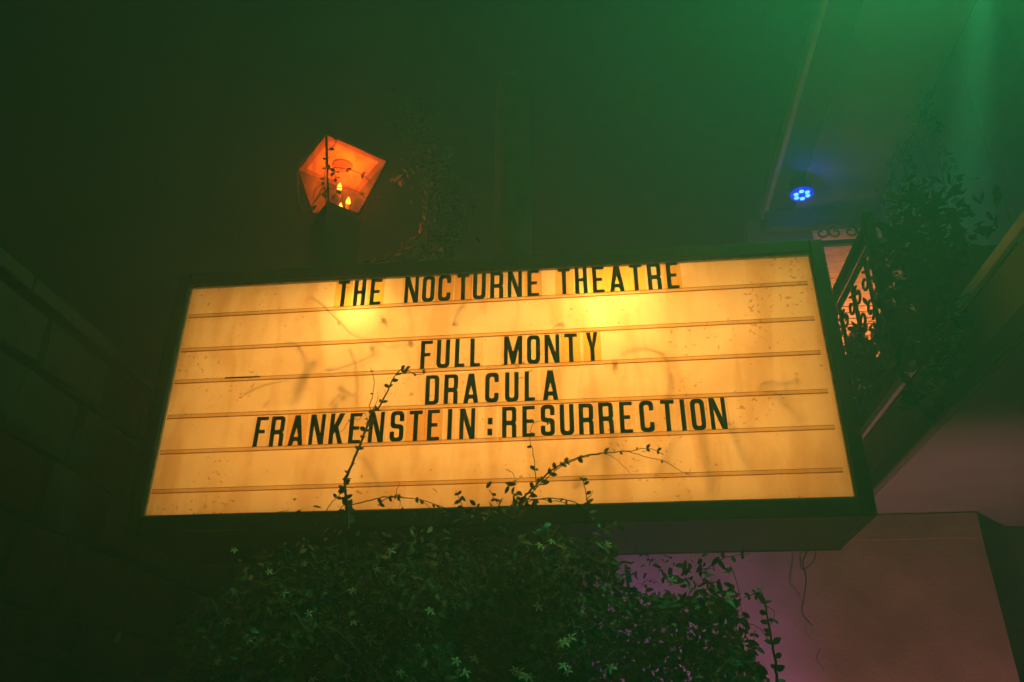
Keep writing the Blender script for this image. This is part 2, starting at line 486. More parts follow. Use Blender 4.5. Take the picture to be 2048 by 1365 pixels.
spot('sconce_light', (2.16,5.80,4.95), (2.10,6.3,5.0), (1.0,.31,.07), 30.0, .03, 135, .5, sc_)

# ------------------------------------------------------------------ stage lights
def par_can(loc, label, cat='stage light', group=None):
    """small LED par facing straight down; returns root"""
    x, y, z = loc
    t = empty('stage_light', loc, label, cat, group)
    m = MB(); m.lathe(loc, [(.088,0),(.092,.02),(.085,.09),(.05,.12)], 20); m.build('housing', M_IRON, t)
    return t
# the blue one in view, under the eave
lx, ly, lz = 1.835, 5.86, 5.90
led = empty('stage_light', (lx,ly,lz), 'round lit blue LED stage light under the eave above the sign', 'stage light')
m = MB(); m.lathe((lx,ly,lz), [(.088,0.004),(.092,.02),(.085,.075),(.05,.095)], 24); m.build('housing', M_LEDBODY, led)
m = MB(); m.lathe((lx,ly,lz), [(.090,-.012),(.094,-.006),(.094,.002),(.06,.003)], 24); m.build('lens_ring', M_LEDLENS, led)
for q in range(6):
    a = 2*math.pi*q/6 + .25
    m = MB(); m.lathe((lx+.052*math.cos(a), ly+.052*math.sin(a), lz-.022), [(.012,0),(.020,.004),(.021,.009)], 12)
    m.build('led', M_LED, led)
m = MB(); m.box(lx-.012,lx+.012,ly-.012,ly+.012,lz+.096,6.0); m.build('bracket', M_IRON, led)
spot('blue_light', (lx,ly,lz-.03), (lx-.25,ly-.2,lz-2), (.03,.05,1.0), 5.0, .05, 170, .6, led)
point('blue_spill', (lx+.03,ly-.05,lz-.045), (.02,.03,1.0), 2.3, .02, led)

# the green one, on the eave above the top of the picture, facing out over the courtyard
gx, gy, gz = 2.16, 2.85, 5.74
gl = empty('stage_light', (gx,gy,gz), 'green stage light clamped under the eave facing the courtyard', 'stage light')
m = MB()
ax = Vector((-.64,-.56,-.40)).normalized()
m.tube([Vector((gx,gy,gz))-ax*.26, Vector((gx,gy,gz))-ax*.03], .085, 16); m.build('housing', M_IRON, gl)
m = MB(); m.box(gx+.10,gx+.13,gy-.015,gy+.015,gz+.1,6.004); m.build('bracket', M_IRON, gl)
spot('green_light', (gx,gy,gz), Vector((gx,gy,gz))+ax, (.08,1.0,.30), GREEN_W, .05, 130, .65, gl)
spot('green_beam', (gx+.02,gy,gz), (2.08,4.9,3.41), (.10,1.0,.40), BEAM_W, .03, 12, 1.0, gl)

# wash lights standing on the ground behind the bush
for nm, loc, to, colr, W, ang, lab in (
        ('purple_light', (-.35,4.70,1.10), (.9,5.6,2.35), (.70,.20,1.0), 75, 75, 'purple wash light on a stand in the recess behind the jasmine'),
        ('amber_light', (1.5,4.5,.35), (1.9,5.6,2.5), (1.0,.27,.34), 95, 88, 'amber wash light on the ground behind the jasmine')):
    t = empty('stage_light', loc, lab, 'stage light')
    ax = (Vector(to)-Vector(loc)).normalized()
    m = MB(); m.tube([Vector(loc)-ax*.2, Vector(loc)-ax*.02], .07, 14); m.build('housing', M_IRON, t)
    m = MB(); m.box(loc[0]-.02,loc[0]+.02,loc[1]-.02,loc[1]+.02,0.0,loc[2]-.05); m.build('stand', M_IRON, t)
    spot(nm, loc, to, colr, W, .02, ang, .7, t)
    if nm == 'purple_light':     # an unseen plate added to cut its beam off along an upright line
        e0 = Vector(loc) + (Vector((1.275,5.6,1.1)) - Vector(loc))*.16
        m = MB(); m.box(e0.x, e0.x+.16, e0.y-.30, e0.y-.296, .85, 1.75); m.box(e0.x, e0.x+.004, e0.y-.295, e0.y, .85, 1.75); m.build('beam_flag', M_IRON, t)

# ------------------------------------------------------------------ the marquee sign
SX, SY, SZ, SW, SH = -1.96637, 3.37710, 2.56171, 3.0, 1.159322
def S(u, v, d=0.0):
    return Vector((SX+u, SY-d, SZ+v))
sign = empty('marquee_sign', (SX+SW/2, SY+.28, SZ-.08), 'large lit amber letter-board marquee sign in a dark frame', 'sign')
x0, x1, z0, z1 = SX-.068, SX+SW+.068, SZ-.079, SZ+SH+.072
YF, YB = SY-.03, 3.93
# frame members, front
for bx in ((x0,SX-.004,z0,z1), (SX+SW+.004,x1,z0,z1), (SX-.003,SX+SW+.003,SZ+SH+.004,z1), (SX-.003,SX+SW+.003,z0,SZ-.004)):
    m = MB(); m.box(bx[0],bx[1],YF,SY+.06,bx[2],bx[3]); bevel(m.build('frame_bar', M_FRAME, sign), .007)
# thin worn lip inside the frame
for bx in ((SX-.0035,SX+.0035,SZ-.0035,SZ+SH+.0035),(SX+SW-.0035,SX+SW+.0035,SZ-.0035,SZ+SH+.0035),(SX+.004,SX+SW-.004,SZ+SH-.006,SZ+SH+.0035),(SX+.004,SX+SW-.004,SZ-.0035,SZ+.002)):
    m = MB(); m.box(bx[0],bx[1],SY-.020,SY-.003,bx[2],bx[3]); m.build('frame_lip', M_LIP, sign)
# cabinet shell: outer skin dark, inner lining white
def shell(name, a, matl, yb0, yb1):
    pass
t = .006
for nm, bx in (('cabinet_side',(x0+.002,x0+.012,z0+.012,z1-.012)),('cabinet_side',(x1-.012,x1-.002,z0+.012,z1-.012)),('cabinet_top',(x0+.002,x1-.002,z1-.012,z1-.002)),('cabinet_bottom',(x0+.002,x1-.002,z0+.002,z0+.012))):
    m = MB(); m.box(bx[0],bx[1],SY+.061,YB,bx[2],bx[3]); m.build(nm, M_FRAME, sign)
m = MB(); m.box(x0,x1,YB+.001,YB+.02,z0,z1); m.build('cabinet_back', M_FRAME, sign)
for bx in ((x0+.013,x0+.019,z0+.02,z1-.02),(x1-.019,x1-.013,z0+.02,z1-.02),(x0+.02,x1-.02,z1-.019,z1-.013),(x0+.02,x1-.02,z0+.013,z0+.019)):
    m = MB(); m.box(bx[0],bx[1],SY+.062,YB-.008,bx[2],bx[3]); m.build('lining', M_INNER, sign)
m = MB(); m.box(x0+.02,x1-.02,YB-.007,YB-.001,z0+.02,z1-.02); m.build('lining', M_INNER, sign)
# the milky sheet
m = MB(); m.poly([S(-.0028,-.0028),S(SW+.0028,-.0028),S(SW+.0028,SH+.0028),S(-.0028,SH+.0028)]); m.build('face_panel', M_FACE, sign)
# letter rails
RAILS = [(1.001,1.014),(.815,.829),(.648,.659),(.471,.474),(.299,.309),(.117,.122)]
def rail_v(i, u):
    a, b = RAILS[i]; return a + (b-a)*u/SW
for i, (a, b) in enumerate(RAILS):
    u0, u1 = .010, SW-.028
    def strip(name, dv0, dv1, d0, d1, matl, par):
        m = MB()
        for d in (d0, d1):
            m.v += [tuple(S(u0, rail_v(i,u0)+dv0, d)), tuple(S(u1, rail_v(i,u1)+dv0, d)), tuple(S(u1, rail_v(i,u1)+dv1, d)), tuple(S(u0, rail_v(i,u0)+dv1, d))]
        m.f = [(3,2,1,0),(4,5,6,7),(0,1,5,4),(1,2,6,5),(2,3,7,6),(3,0,4,7)]; m.s = [False]*6
        return m.build(name, matl, par)
    rl = strip('letter_rail', -.011, .006, .002, .0055, M_RAIL, sign)
    strip('rail_lip', -.0140, -.0112, .002, .008, M_RAILDARK, rl)
    strip('rail_lip', .0040, .0056, .0058, .0075, M_RAILDARK, rl)
# lamps inside the cabinet
for v in (.30, .78):
    m = MB(); m.tube([S(.12,v,-.50), S(SW-.12,v,-.50)], .016, 10); m.build('lamp_tube', M_INNER, sign)
    l = bpy.data.lights.new('sign_tube_light','AREA'); l.shape = 'RECTANGLE'; l.size = 2.7; l.size_y = .10; l.energy = SIGN_TUBE_W * (.80 if v < .5 else 1.0); l.color = LAMP_WARM
    o = bpy.data.objects.new('sign_tube_light', l); COL.objects.link(o); o.location = S(SW/2, v, -.46); o.rotation_euler = (R(90),0,0)
    o.rotation_euler = Vector((0,-1,0)).to_track_quat('-Z','Y').to_euler()
    o.parent = sign; o.matrix_parent_inverse = Matrix.Translation(-Vector(sign.location))
for (u, v, d), W in zip(((.86,1.00,-.13),(2.05,.985,-.21)), SIGN_BULB_W):
    m = MB(); m.lathe(tuple(S(u,v+.02,d)), [(.012,0),(.02,.02),(.018,.06)], 10); m.build('bulb_socket', M_INNER, sign)
    point('sign_bulb_light', S(u,v,d), LAMP_WARM, W, .028, sign)

# ------------------------------------------------------------------ letters
H_L = .145
T_ = .0195
def arc_round(pts):
    """pts: (x, y, r) closed; returns rounded outline"""
    out = []
    n = len(pts)
    for i in range(n):
        x, y, r = pts[i]
        p = Vector((x, y)); a = Vector(pts[i-1][:2]); b = Vector(pts[(i+1)%n][:2])
        if r <= 0:
            out.append(p); continue
        da = (a-p); db = (b-p)
        r_ = min(r, da.length*.49, db.length*.49)
        p0 = p + da.normalized()*r_; p1 = p + db.normalized()*r_
        for k in range(6):
            s = k/5
            out.append(p0*(1-s)**2 + p*2*s*(1-s) + p1*s*s)
    return out
def glyph(ch):
    h, t = H_L, T_
    e = .0012
    if ch == 'T':
        w=.058; a=(w-t)/2
        return w, [[(0,h,e),(w,h,e),(w,h-.0175,e),(a+t,h-.0175,0),(a+t,0,e),(a,0,e),(a,h-.0175,0),(0,h-.0175,e)]]
    if ch == 'H':
        w=.058
        return w, [[(0,0,e),(0,h,e),(t,h,e),(t,.575*h,0),(w-t,.575*h,0),(w-t,h,e),(w,h,e),(w,0,e),(w-t,0,e),(w-t,.455*h,0),(t,.455*h,0),(t,0,e)]]
    if ch in 'EF':
        w=.055; k=.0165
        top=[(0,0,e),(0,h,e),(w,h,e),(w,h-k,e),(t,h-k,.001),(t,.56*h,.001),(w*.83,.56*h,e),(w*.83,.56*h-k,e),(t,.56*h-k,.001)]
        if ch == 'E': top += [(t,k,.001),(w,k,e),(w,0,e)]
        else: top += [(t,0,e)]
        return w, [top]
    if ch == 'L':
        w=.046; k=.017
        return w, [[(0,0,e),(0,h,e),(t,h,e),(t,k,.001),(w,k,e),(w,0,e)]]
    if ch == 'I':
        return .0195, [[(0,0,e),(0,h,e),(.0195,h,e),(.0195,0,e)]]
    if ch == 'N':
        w=.068; q=.0175
        return w, [[(0,0,e),(0,h,e),(.0225,h,e),(w-q,.36*h,0),(w-q,h,e),(w,h,e),(w,0,e),(w-.0225,0,e),(q,.64*h,0),(q,0,e)]]
    if ch == 'M':
        w=.084; q=.0175
        return w, [[(0,0,e),(0,h,e),(.021,h,e),(w/2,.44*h,0),(w-.021,h,e),(w,h,e),(w,0,e),(w-q,0,e),(w-q,.56*h,0),(w/2+.0085,.02*h,.001),(w/2-.0085,.02*h,.001),(q,.56*h,0),(q,0,e)]]
    if ch == 'O':
        w=.060
        return w, [[(0,0,.026),(0,h,.026),(w,h,.026),(w,0,.026)], [(t,t,.011),(w-t,t,.011),(w-t,h-t,.011),(t,h-t,.011)]]
    if ch == 'D':
        w=.062
        return w, [[(0,0,e),(0,h,e),(w,h,.024),(w,0,.024)], [(t,t*.9,.001),(w-t,t*.9,.010),(w-t,h-t*.9,.010),(t,h-t*.9,.001)]]
    if ch == 'U':
        w=.061
        return w, [[(0,0,.026),(0,h,e),(t,h,e),(t,t,.011),(w-t,t,.011),(w-t,h,e),(w,h,e),(w,0,.026)]]
    if ch == 'C':
        w=.061
        return w, [[(0,0,.026),(0,h,.026),(w,h,.026),(w,.68*h,.004),(w-t,.68*h,.004),(w-t,h-t,.010),(t,h-t,.010),(t,t,.010),(w-t,t,.010),(w-t,.31*h,.004),(w,.31*h,.004),(w,0,.026)]]
    if ch == 'S':
        w=.061; k=t*.95
        return w, [[(w,.66*h,.003),(w,h,.024),(0,h,.024),(0,.45*h,.022),(w-t,.415*h,.008),(w-t,k,.008),(t,k,.008),(t,.33*h,.003),(0,.33*h,.003),(0,0,.024),(w,0,.024),(w,.545*h,.022),(t,.58*h,.008),(t,h-k,.008),(w-t,h-k,.008),(w-t,.66*h,.003)]]
    if ch == 'R':
        w=.063
        return w, [[(0,0,e),(0,h,e),(w,h,.020),(w,.53*h,.012),(w-.0065,.47*h,.002),(w,.41*h,.010),(w,0,e),(w-t,0,e),(w-t,.40*h,.006),(t,.40*h,.001),(t,0,e)], [(t,.545*h,.001),(w-t,.545*h,.006),(w-t,h-t*.9,.006),(t,h-t*.9,.001)]]
    if ch == 'A':
        w=.068; s=.0205
        return w, [[(0,0,e),(w/2-.0125,h,e),(w/2+.0125,h,e),(w,0,e),(w-s,0,e),(w-s-.0045,.155*h,0),(s+.0045,.155*h,0),(s,0,e)], [(w/2-.0105,.285*h,.001),(w/2+.0105,.285*h,.001),(w/2,.60*h,.001)]]
    if ch == 'K':
        w=.065
        return w, [[(0,0,e),(0,h,e),(t,h,e),(t,.60*h,0),(w-.024,h,e),(w,h,e),(w*.60,.545*h,0),(w,0,e),(w-.0215,0,e),(w*.40,.40*h,0),(t,.31*h,0),(t,0,e)]]
    if ch == 'Y':
        w=.054; q=.0095
        return w, [[(0,h,e),(.0195,h,e),(w/2,.62*h,0),(w-.0195,h,e),(w,h,e),(w/2+q,.44*h,0),(w/2+q,0,e),(w/2-q,0,e),(w/2-q,.44*h,0)]]
    if ch == ':':
        return .021, [[(0,.10*h,e),(0,.31*h,e),(.021,.31*h,e),(.021,.10*h,e)], [(0,.45*h,e),(0,.66*h,e),(.021,.66*h,e),(.021,.45*h,e)]]
GL = {}
def glyph_mesh(ch):
    if ch in GL: return GL[ch]
    w_, cons = glyph(ch)
    cu = bpy.data.curves.new('glyph','CURVE'); cu.dimensions = '2D'; cu.fill_mode = 'BOTH'; cu.extrude = .0011
    for con in cons:
        pts = arc_round(con)
        sp = cu.splines.new('POLY'); sp.points.add(len(pts)-1)
        for k, p in enumerate(pts): sp.points[k].co = (p.x-w_/2, p.y, 0, 1)
        sp.use_cyclic_u = True
    tmp = bpy.data.objects.new('tmp', cu); COL.objects.link(tmp)
    dg = bpy.context.evaluated_depsgraph_get()
    me = bpy.data.meshes.new_from_object(tmp.evaluated_get(dg))
    bpy.data.objects.remove(tmp); bpy.data.curves.remove(cu)
    # stand it up: (x, y) -> (x, 0, z), facing -y
    me.transform(Matrix(((1,0,0,0),(0,0,-1,0),(0,1,0,0),(0,0,0,1))))
    me.materials.clear(); me.materials.append(M_BLACK); me.name = 'glyph'
    GL[ch] = (w_, me); return GL[ch]

ROWS = [  # rail index, word name, [(letter, u centre, tile tint 0 clear / 1 yellowed / 2 amber)]
 (0, 'THE on the top row', [('T',.784,1),('H',.866,0),('E',.946,1)]),
 (0, 'NOCTURNE on the top row', [('N',1.123,0),('O',1.205,0),('C',1.283,2),('T',1.374,2),('U',1.452,0),('R',1.536,0),('N',1.623,0),('E',1.711,2)]),
 (0, 'THEATRE on the top row', [('T',1.858,2),('H',1.939,0),('E',2.020,1),('A',2.106,1),('T',2.196,1),('R',2.282,0),('E',2.366,1)]),
 (2, 'FULL on the third row', [('F',1.214,0),('U',1.292,0),('L',1.369,0),('L',1.441,0)]),
 (2, 'MONTY on the third row', [('M',1.615,0),('O',1.709,0),('N',1.793,0),('T',1.880,1),('Y',1.976,1)]),
 (3, 'DRACULA on the fourth row', [('D',1.249,0),('R',1.334,0),('A',1.426,0),('C',1.520,0),('U',1.610,0),('L',1.690,0),('A',1.783,0)]),
 (4, 'FRANKENSTEIN on the fifth row', [('F',.470,0),('R',.549,0),('A',.639,2),('N',.733,0),('K',.823,0),('E',.908,0),('N',1.004,0),('S',1.098,0),('T',1.182,2),('E',1.262,2),('I',1.335,0),('N',1.413,0)]),
 (4, 'colon', [(':',1.514,0)]),
 (4, 'RESURRECTION on the fifth row', [('R',1.599,0),('E',1.684,0),('S',1.768,0),('U',1.852,0),('R',1.935,0),('R',2.022,0),('E',2.107,0),('C',2.197,0),('T',2.286,0),('I',2.352,0),('O',2.415,0),('N',2.499,0)]),
]
ORD = ['first','second','third','fourth']
rl_ = random.Random(11)
for ri, word, letters in ROWS:
    seen = {}
    for ch, u, tint in letters:
        tot = sum(1 for q in letters if q[0] == ch)
        k = seen.get(ch, 0); seen[ch] = k+1
        gw, gm = glyph_mesh(ch)
        if ch == ':':
            lab = 'black colon between FRANKENSTEIN and RESURRECTION on the fifth row'
        else:
            lab = ('%s ' % ORD[k] if tot > 1 else '') + 'black letter %s of the word %s' % (ch, word)
        v = rail_v(ri, u) + .002
        ang = rl_.uniform(-.008,.008) + (-.03 if (ch == 'F' and ri == 4) else 0)
        tl = MB(); hw = gw/2 + (.013 if gw > .03 else .016)
        tl.box(-hw,hw,0.0,.0014,-.004,H_L+.0075 if ri else H_L+.003)
        me = tl.mesh('sign_letter', M_TILE[tint])
        o = bpy.data.objects.new('sign_letter', me); COL.objects.link(o)
        o.location = S(u, v, .0078 + rl_.uniform(-.0004,.0004)); o.rotation_euler = (0, -ang, 0)
        tag(o, lab, 'sign letter', 'letters on the marquee board')
        if ch == ':':
            for q, (za, zb) in enumerate(((.10,.31),(.45,.66))):
                m = MB(); m.box(-.0105,.0105,-.0026,-.0004,za*H_L,zb*H_L)
                dt = bpy.data.objects.new('dot', m.mesh('dot', M_BLACK)); COL.objects.link(dt); dt.parent = o
            continue
        g_ = bpy.data.objects.new('glyph', gm); COL.objects.link(g_); g_.parent = o
        g_.location = (0, -.0014, rl_.uniform(0,.002)); g_.scale = (1,1,1.0 if ri else .995)
# dark scrap left on the third rail
m = MB()
p0, p1 = S(.259,rail_v(2,.259)+.001,.0125), S(.430,rail_v(2,.43)+.001,.0125)
m.box(p0.x,p1.x,p0.y-.002,p0.y,p0.z-.0035,p0.z+.0035); tag(m.build('tape_strip', M_BLACK), 'thin dark strip left on the third rail at the left', 'strip')

# ------------------------------------------------------------------ leaves and vines
LEAF = MB().leaf(Matrix.Identity(4), 1.0, .42, .3, .15).mesh('leaf', M_LEAF)
LEAF_B = MB().leaf(Matrix.Identity(4), 1.0, .5, .25, .12).mesh('leaf', M_INLEAF)
LEAF_W = MB().leaf(Matrix.Identity(4), 1.0, .64, .25, .12).mesh('leaf', M_LEAF)
LEAF_Y = MB().leaf(Matrix.Identity(4), 1.0, .5, .3, .15).mesh('leaf', M_LEAFY)
LEAF_LIT = MB().leaf(Matrix.Identity(4), 1.0, .40, .3, .15).mesh('leaf', M_WARMLITLEAF)

def rand_rot(rnd, facing=None, spread=1.0):
    """matrix whose local z (leaf upper side) leans to `facing`, leaf axis random"""
    a = Vector((rnd.gauss(0,1), rnd.gauss(0,1), rnd.gauss(0,1))).normalized()
    if facing is not None:
        a = (Vector(facing) + a*spread).normalized()
    x = Vector((rnd.gauss(0,1), rnd.gauss(0,1), rnd.gauss(0,1)-.35))
    x = (x - a*x.dot(a)).normalized()
    y = a.cross(x)
    return Matrix(((x.x,y.x,a.x,0),(x.y,y.y,a.y,0),(x.z,y.z,a.z,0),(0,0,0,1)))

def put_leaf(me, p, rot, L, parent, name='leaf'):
    o = bpy.data.objects.new(name, me); COL.objects.link(o)
    o.parent = parent
    root = parent
    off = Vector((0,0,0))
    while root is not None:
        off += Vector(root.location) if root.type == 'EMPTY' else Vector((0,0,0)); root = root.parent
    o.matrix_parent_inverse = Matrix.Translation(-off) if parent.type == 'EMPTY' else Matrix.Identity(4)
    o.matrix_basis = Matrix.Translation(p) @ rot @ Matrix.Scale(L, 4)
    return o

def smooth(pts, n=4):
    """Catmull-Rom through the points"""
    pts = [Vector(p) for p in pts]
    if len(pts) < 3: return pts
    out = []
    for i in range(len(pts)-1):
        a = pts[max(i-1,0)]; b = pts[i]; c = pts[i+1]; d = pts[min(i+2,len(pts)-1)]
        for k in range(n):
            t = k/n
            out.append(.5*((2*b)+(-a+c)*t+(2*a-5*b+4*c-d)*t*t+(-a+3*b-3*c+d)*t**3))
    out.append(pts[-1]); return out

rv = random.Random(21)
jas = empty('jasmine_bush', (-.5, 3.3, 0), 'flowering jasmine bush climbing up in front of the marquee sign', 'bush')

def shoot(px, Y, r0, r1, leaves=0, L=(.03,.045), parent=None, name='shoot', stem=M_STEM, leaf=None, wob=.0, pair=True, lean=(0,0,0)):
    par = parent or jas
    pts = []
    n = len(px)
    for i, (a, b) in enumerate(px):
        yv = Y if not isinstance(Y, tuple) else Y[0] + (Y[1]-Y[0])*i/(n-1)
        pts.append(at(a, b, yv + rv.uniform(-wob, wob)))
    sp = smooth(pts, 5)
    # small kinks as in a real twig
    sp = [p + Vector((rv.gauss(0,.0012),rv.gauss(0,.0012),rv.gauss(0,.0012))) for p in sp]
    m = MB(); m.tube(sp, r0, 6, r1)
    o = m.build(name, stem, par)
    for k in range(leaves):
        i = int((k+.5+rv.uniform(-.3,.3))/leaves*(len(sp)-2)); i = max(0,min(len(sp)-2,i))
        tdir = (sp[i+1]-sp[i]).normalized()
        for sgn in ((1,-1) if pair and rv.random()<.55 else (rv.choice((1,-1)),)):
            side = tdir.cross(Vector((0,-1,0))).normalized()*sgn
            x = (side*rv.uniform(.6,1.1) + tdir*rv.uniform(.3,.9) + Vector((0,rv.uniform(-.6,.5),0))).normalized()
            nrm = Vector((rv.uniform(-.5,.5), -1, rv.uniform(-.2,.8))) + Vector(lean); nrm = (nrm - x*nrm.dot(x)).normalized()
            y = nrm.cross(x)
            rot = Matrix(((x.x,y.x,nrm.x,0),(x.y,y.y,nrm.y,0),(x.z,y.z,nrm.z,0),(0,0,0,1)))
            ob = bpy.data.objects.new('leaf', leaf or LEAF_W); COL.objects.link(ob)
            ob.parent = o
            ob.matrix_basis = Matrix.Translation(sp[i]) @ rot @ Matrix.Scale(rv.uniform(*L)*(1 - .45*k/max(1,leaves)), 4)
    return o

# link_mesh leaves the mesh in world coordinates under an identity world matrix, so its children use world coordinates too
YS = 3.27
shoot([(695,1060),(695,1019),(689,970),(702,932),(720,891),(733,858),(743,829),(760,812),(778,775),(791,750),(807,738),(832,750),(853,746)], (3.22,3.33), .0068, .0012, 20, (.018,.048))
shoot([(690,1040),(694,1000),(688,975),(698,940)], 3.24, .005, .003, 8, (.024,.05))
shoot([(743,829),(739,812),(747,783),(747,754),(741,735)], 3.30, .0022, .0009, 3, (.012,.02))
shoot([(743,829),(753,804),(758,790)], 3.29, .0016, .0008, 1, (.012,.018))
shoot([(731,850),(735,838),(727,826),(716,841),(702,837),(685,862),(672,864)], 3.31, .0016, .0009, 2, (.014,.02))
shoot([(724,860),(737,852),(745,838),(728,820)], 3.28, .0016, .0009, 2, (.014,.022))
shoot([(695,1012),(724,1005),(766,995),(795,995),(832,998),(866,1007),(890,1018)], 3.29, .0026, .0016, 5, (.018,.03))
shoot([(756,1012),(768,1000),(785,994),(805,994)], 3.28, .0022, .0014, 3, (.018,.028))
shoot([(795,994),(793,982),(799,970),(795,962)], 3.30, .0016, .0008, 0)
shoot([(797,994),(801,1005),(798,1014)], 3.30, .0016, .0008, 0)
shoot([(838,999),(848,1006),(862,1017)], 3.29, .0016, .001, 1, (.02,.03))
shoot([(650,1025),(662,1007),(675,994),(686,985)], 3.28, .0018, .0012, 1, (.02,.03))
shoot([(675,1024),(690,1008),(700,1000)], 3.27, .0018, .0012, 1, (.02,.03))
shoot([(1035,1030),(1040,1003),(1056,986),(1077,966),(1098,945),(1127,928),(1156,916),(1198,907),(1252,903),(1301,898),(1328,910)], (3.22,3.33), .0050, .0010, 17, (.016,.044))
shoot([(1045,1020),(1060,992),(1085,965),(1112,940),(1150,920),(1200,909)], 3.26, .0030, .0014, 6, (.028,.042))
shoot([(1252,903),(1285,912),(1330,924),(1355,939),(1374,948),(1382,938)], 3.32, .0016, .0009, 2, (.012,.02))
shoot([(1198,907),(1214,908),(1239,924),(1260,947)], 3.32, .0015, .0008, 0)
shoot([(1073,974),(1069,932),(1065,899),(1060,883),(1061,862),(1069,845),(1086,843),(1106,851)], (3.26,3.33), .0022, .0008, 5, (.02,.034))
shoot([(1011,939),(1022,944),(1029,955),(1032,972)], 3.29, .0015, .0009, 0)
shoot([(978,980),(985,990),(990,1000),(998,1012)], 3.28, .0016, .0012, 2, (.02,.03))
shoot([(1050,1000),(1106,997),(1148,1005),(1173,1022),(1202,1049)], (3.28,3.2), .0024, .0016, 3, (.02,.03))
shoot([(1048,1004),(1080,1000),(1120,1004),(1140,1012)], 3.28, .0020, .0014, 2, (.02,.03))
shoot([(1176,1012),(1173,990),(1167,966),(1166,952)], 3.28, .0024, .0014, 4, (.028,.042))
shoot([(1172,1000),(1182,990),(1187,982)], 3.28, .0018, .0008, 0)
shoot([(926,1020),(920,999),(911,982)], 3.27, .0020, .0012, 3, (.026,.036))
shoot([(545,1030),(560,1024),(577,1022)], 3.31, .0014, .0010, 1, (.014,.02))
for q in range(16):      # tuft at the foot of the right shoot
    a = rv.uniform(1005,1085); b = rv.uniform(968,1015)
    put_leaf(LEAF, at(a,b,3.24+rv.uniform(-.05,.06)), rand_rot(rv,(0,-1,.3),.8), rv.uniform(.034,.055), jas)
# long stems over the bush
for pl, st in (([(520,1175),(578,1160),(619,1155),(661,1158)],M_PALESTEM), ([(644,1250),(684,1271),(725,1312),(771,1368)],M_PALESTEM),
           ([(1064,1064),(1093,1079),(1168,1108),(1203,1126),(1224,1120),(1231,1099)],M_PALESTEM), ([(1079,1049),(1138,1082),(1182,1114)],M_PALESTEM),
           ([(1153,1007),(1185,1031),(1206,1055)],M_STEM), ([(1197,1062),(1227,1052),(1275,1046)],M_PALESTEM), ([(660,1362),(672,1330),(684,1314)],M_PALESTEM),
           ([(410,1197),(425,1200),(440,1240)],M_PALESTEM), ([(860,1220),(866,1260),(880,1290)],M_STEM), ([(990,1110),(940,1090),(1000,1060),(1060,1048)],M_STEM)):
    shoot(pl, 2.99, .0024, .0016, 3, (.03,.045), stem=st)
shoot([(1553,1400),(1553,1358),(1550,1316),(1541,1271),(1536,1242),(1530,1212),(1524,1188),(1509,1188),(1488,1197)], 3.2, .0060, .0015, 13, (.03,.045))
shoot([(1450,1230),(1490,1245),(1520,1258),(1540,1285)], 3.2, .0018, .0012, 3, (.03,.04))
shoot([(1460,1130),(1475,1170),(1482,1215),(1488,1270)], 3.2, .0018, .0012, 3, (.03,.045))
shoot([(1530,1212),(1548,1222),(1547,1240),(1540,1250)], 3.2, .0014, .001, 1, (.02,.03))
shoot([(1400,1150),(1440,1120),(1470,1112),(1500,1108)], 3.22, .0022, .0014, 4, (.03,.042))
shoot([(1510,1260),(1508,1285),(1506,1300)], 3.2, .0014, .001, 2, (.018,.024))

# the body of the bush: outline of its front in the picture, turned into a volume at its own depth
def bush_y(px, py):
    return 3.10 + .0009*(1365-py)*.35 + .10*math.sin(px*.021)+ .07*math.sin(py*.033+px*.011)
def bush_density(px, py):
    left = 420 + max(0,(1240-py))*.9 if py < 1240 else 420 - (py-1240)*.45
    if py < 1040: left = 640
    right = 1480 if py > 1110 else (1290 if py > 1040 else 1200)
    if py > 1110: right = 1440 + (py-1110)*.40
    if px < left-60 or px > right: return 0
    d = 1.0
    d *= min(1, max(0.06, (px-left+60)/230))
    d *= min(1, max(0.0, (right-px)/45)) * (1.5 if px > 1200 else 1)
    top = 1036 + abs(px-960)*.06
    if 1225 < px < 1480: top = 1075
    d *= min(1, max(0, (py-top)/110))
    # the gaps under the cabinet where the wall shows
    if 1235 < px < 1460 and 1095 < py < 1190: d *= .22
    return d
fol = MB()
n_leaf = 0
parts_left = 255
tries = 0
while n_leaf < 18000 and tries < 260000:
    tries += 1
    px = rv.uniform(330, 1600); py = rv.uniform(1025, 1560)
    if rv.random() > bush_density(px, min(py,1400)): continue
    depth = abs(rv.gauss(0, .22))
    if rv.random() < .45: depth = rv.uniform(0,.04)
    Y = bush_y(px,py) + depth
    p = at(px,py,Y)
    if p.z > 2.46 and p.y > 3.25: p.y = 3.25 - rv.uniform(0,.1)
    if py > 1400 and rv.random() < .6: continue
    L = rv.uniform(.018,.046) if rv.random() < .85 else rv.uniform(.045,.06)
    rot = rand_rot(rv, (0,-.75,.5), 1.0)
    if depth < .045 and parts_left > 0 and py < 1365 and rv.random() < .35:
        put_leaf(LEAF_Y if rv.random()<.025 else LEAF, p, rot, L*1.05, jas); parts_left -= 1
    else:
        fol.leaf(Matrix.Translation(p) @ rot, L, rv.uniform(.34,.48), .3, .2)
    n_leaf += 1
o = fol.build('foliage', M_LEAF, jas); o['kind'] = 'stuff'
# wiry twigs standing out of the mass
for q in range(46):
    a0 = rv.uniform(560,1430); b0 = rv.uniform(1060,1340)
    if bush_density(a0,b0) < .3: continue
    ln = rv.uniform(35,110); th = rv.uniform(-2.9,-.2)
    pl = [(a0+ln*s_*math.cos(th+.5*s_*rv.uniform(-1,1)), b0+ln*s_*math.sin(th)*.7+14*s_*s_) for s_ in (0,.35,.7,1)]
    shoot(pl, bush_y(a0,b0)-rv.uniform(.03,.09), .0020, .0009, rv.randint(1,4), (.018,.034), name='twig', stem=rv.choice((M_PALESTEM,M_STEM)), leaf=LEAF)
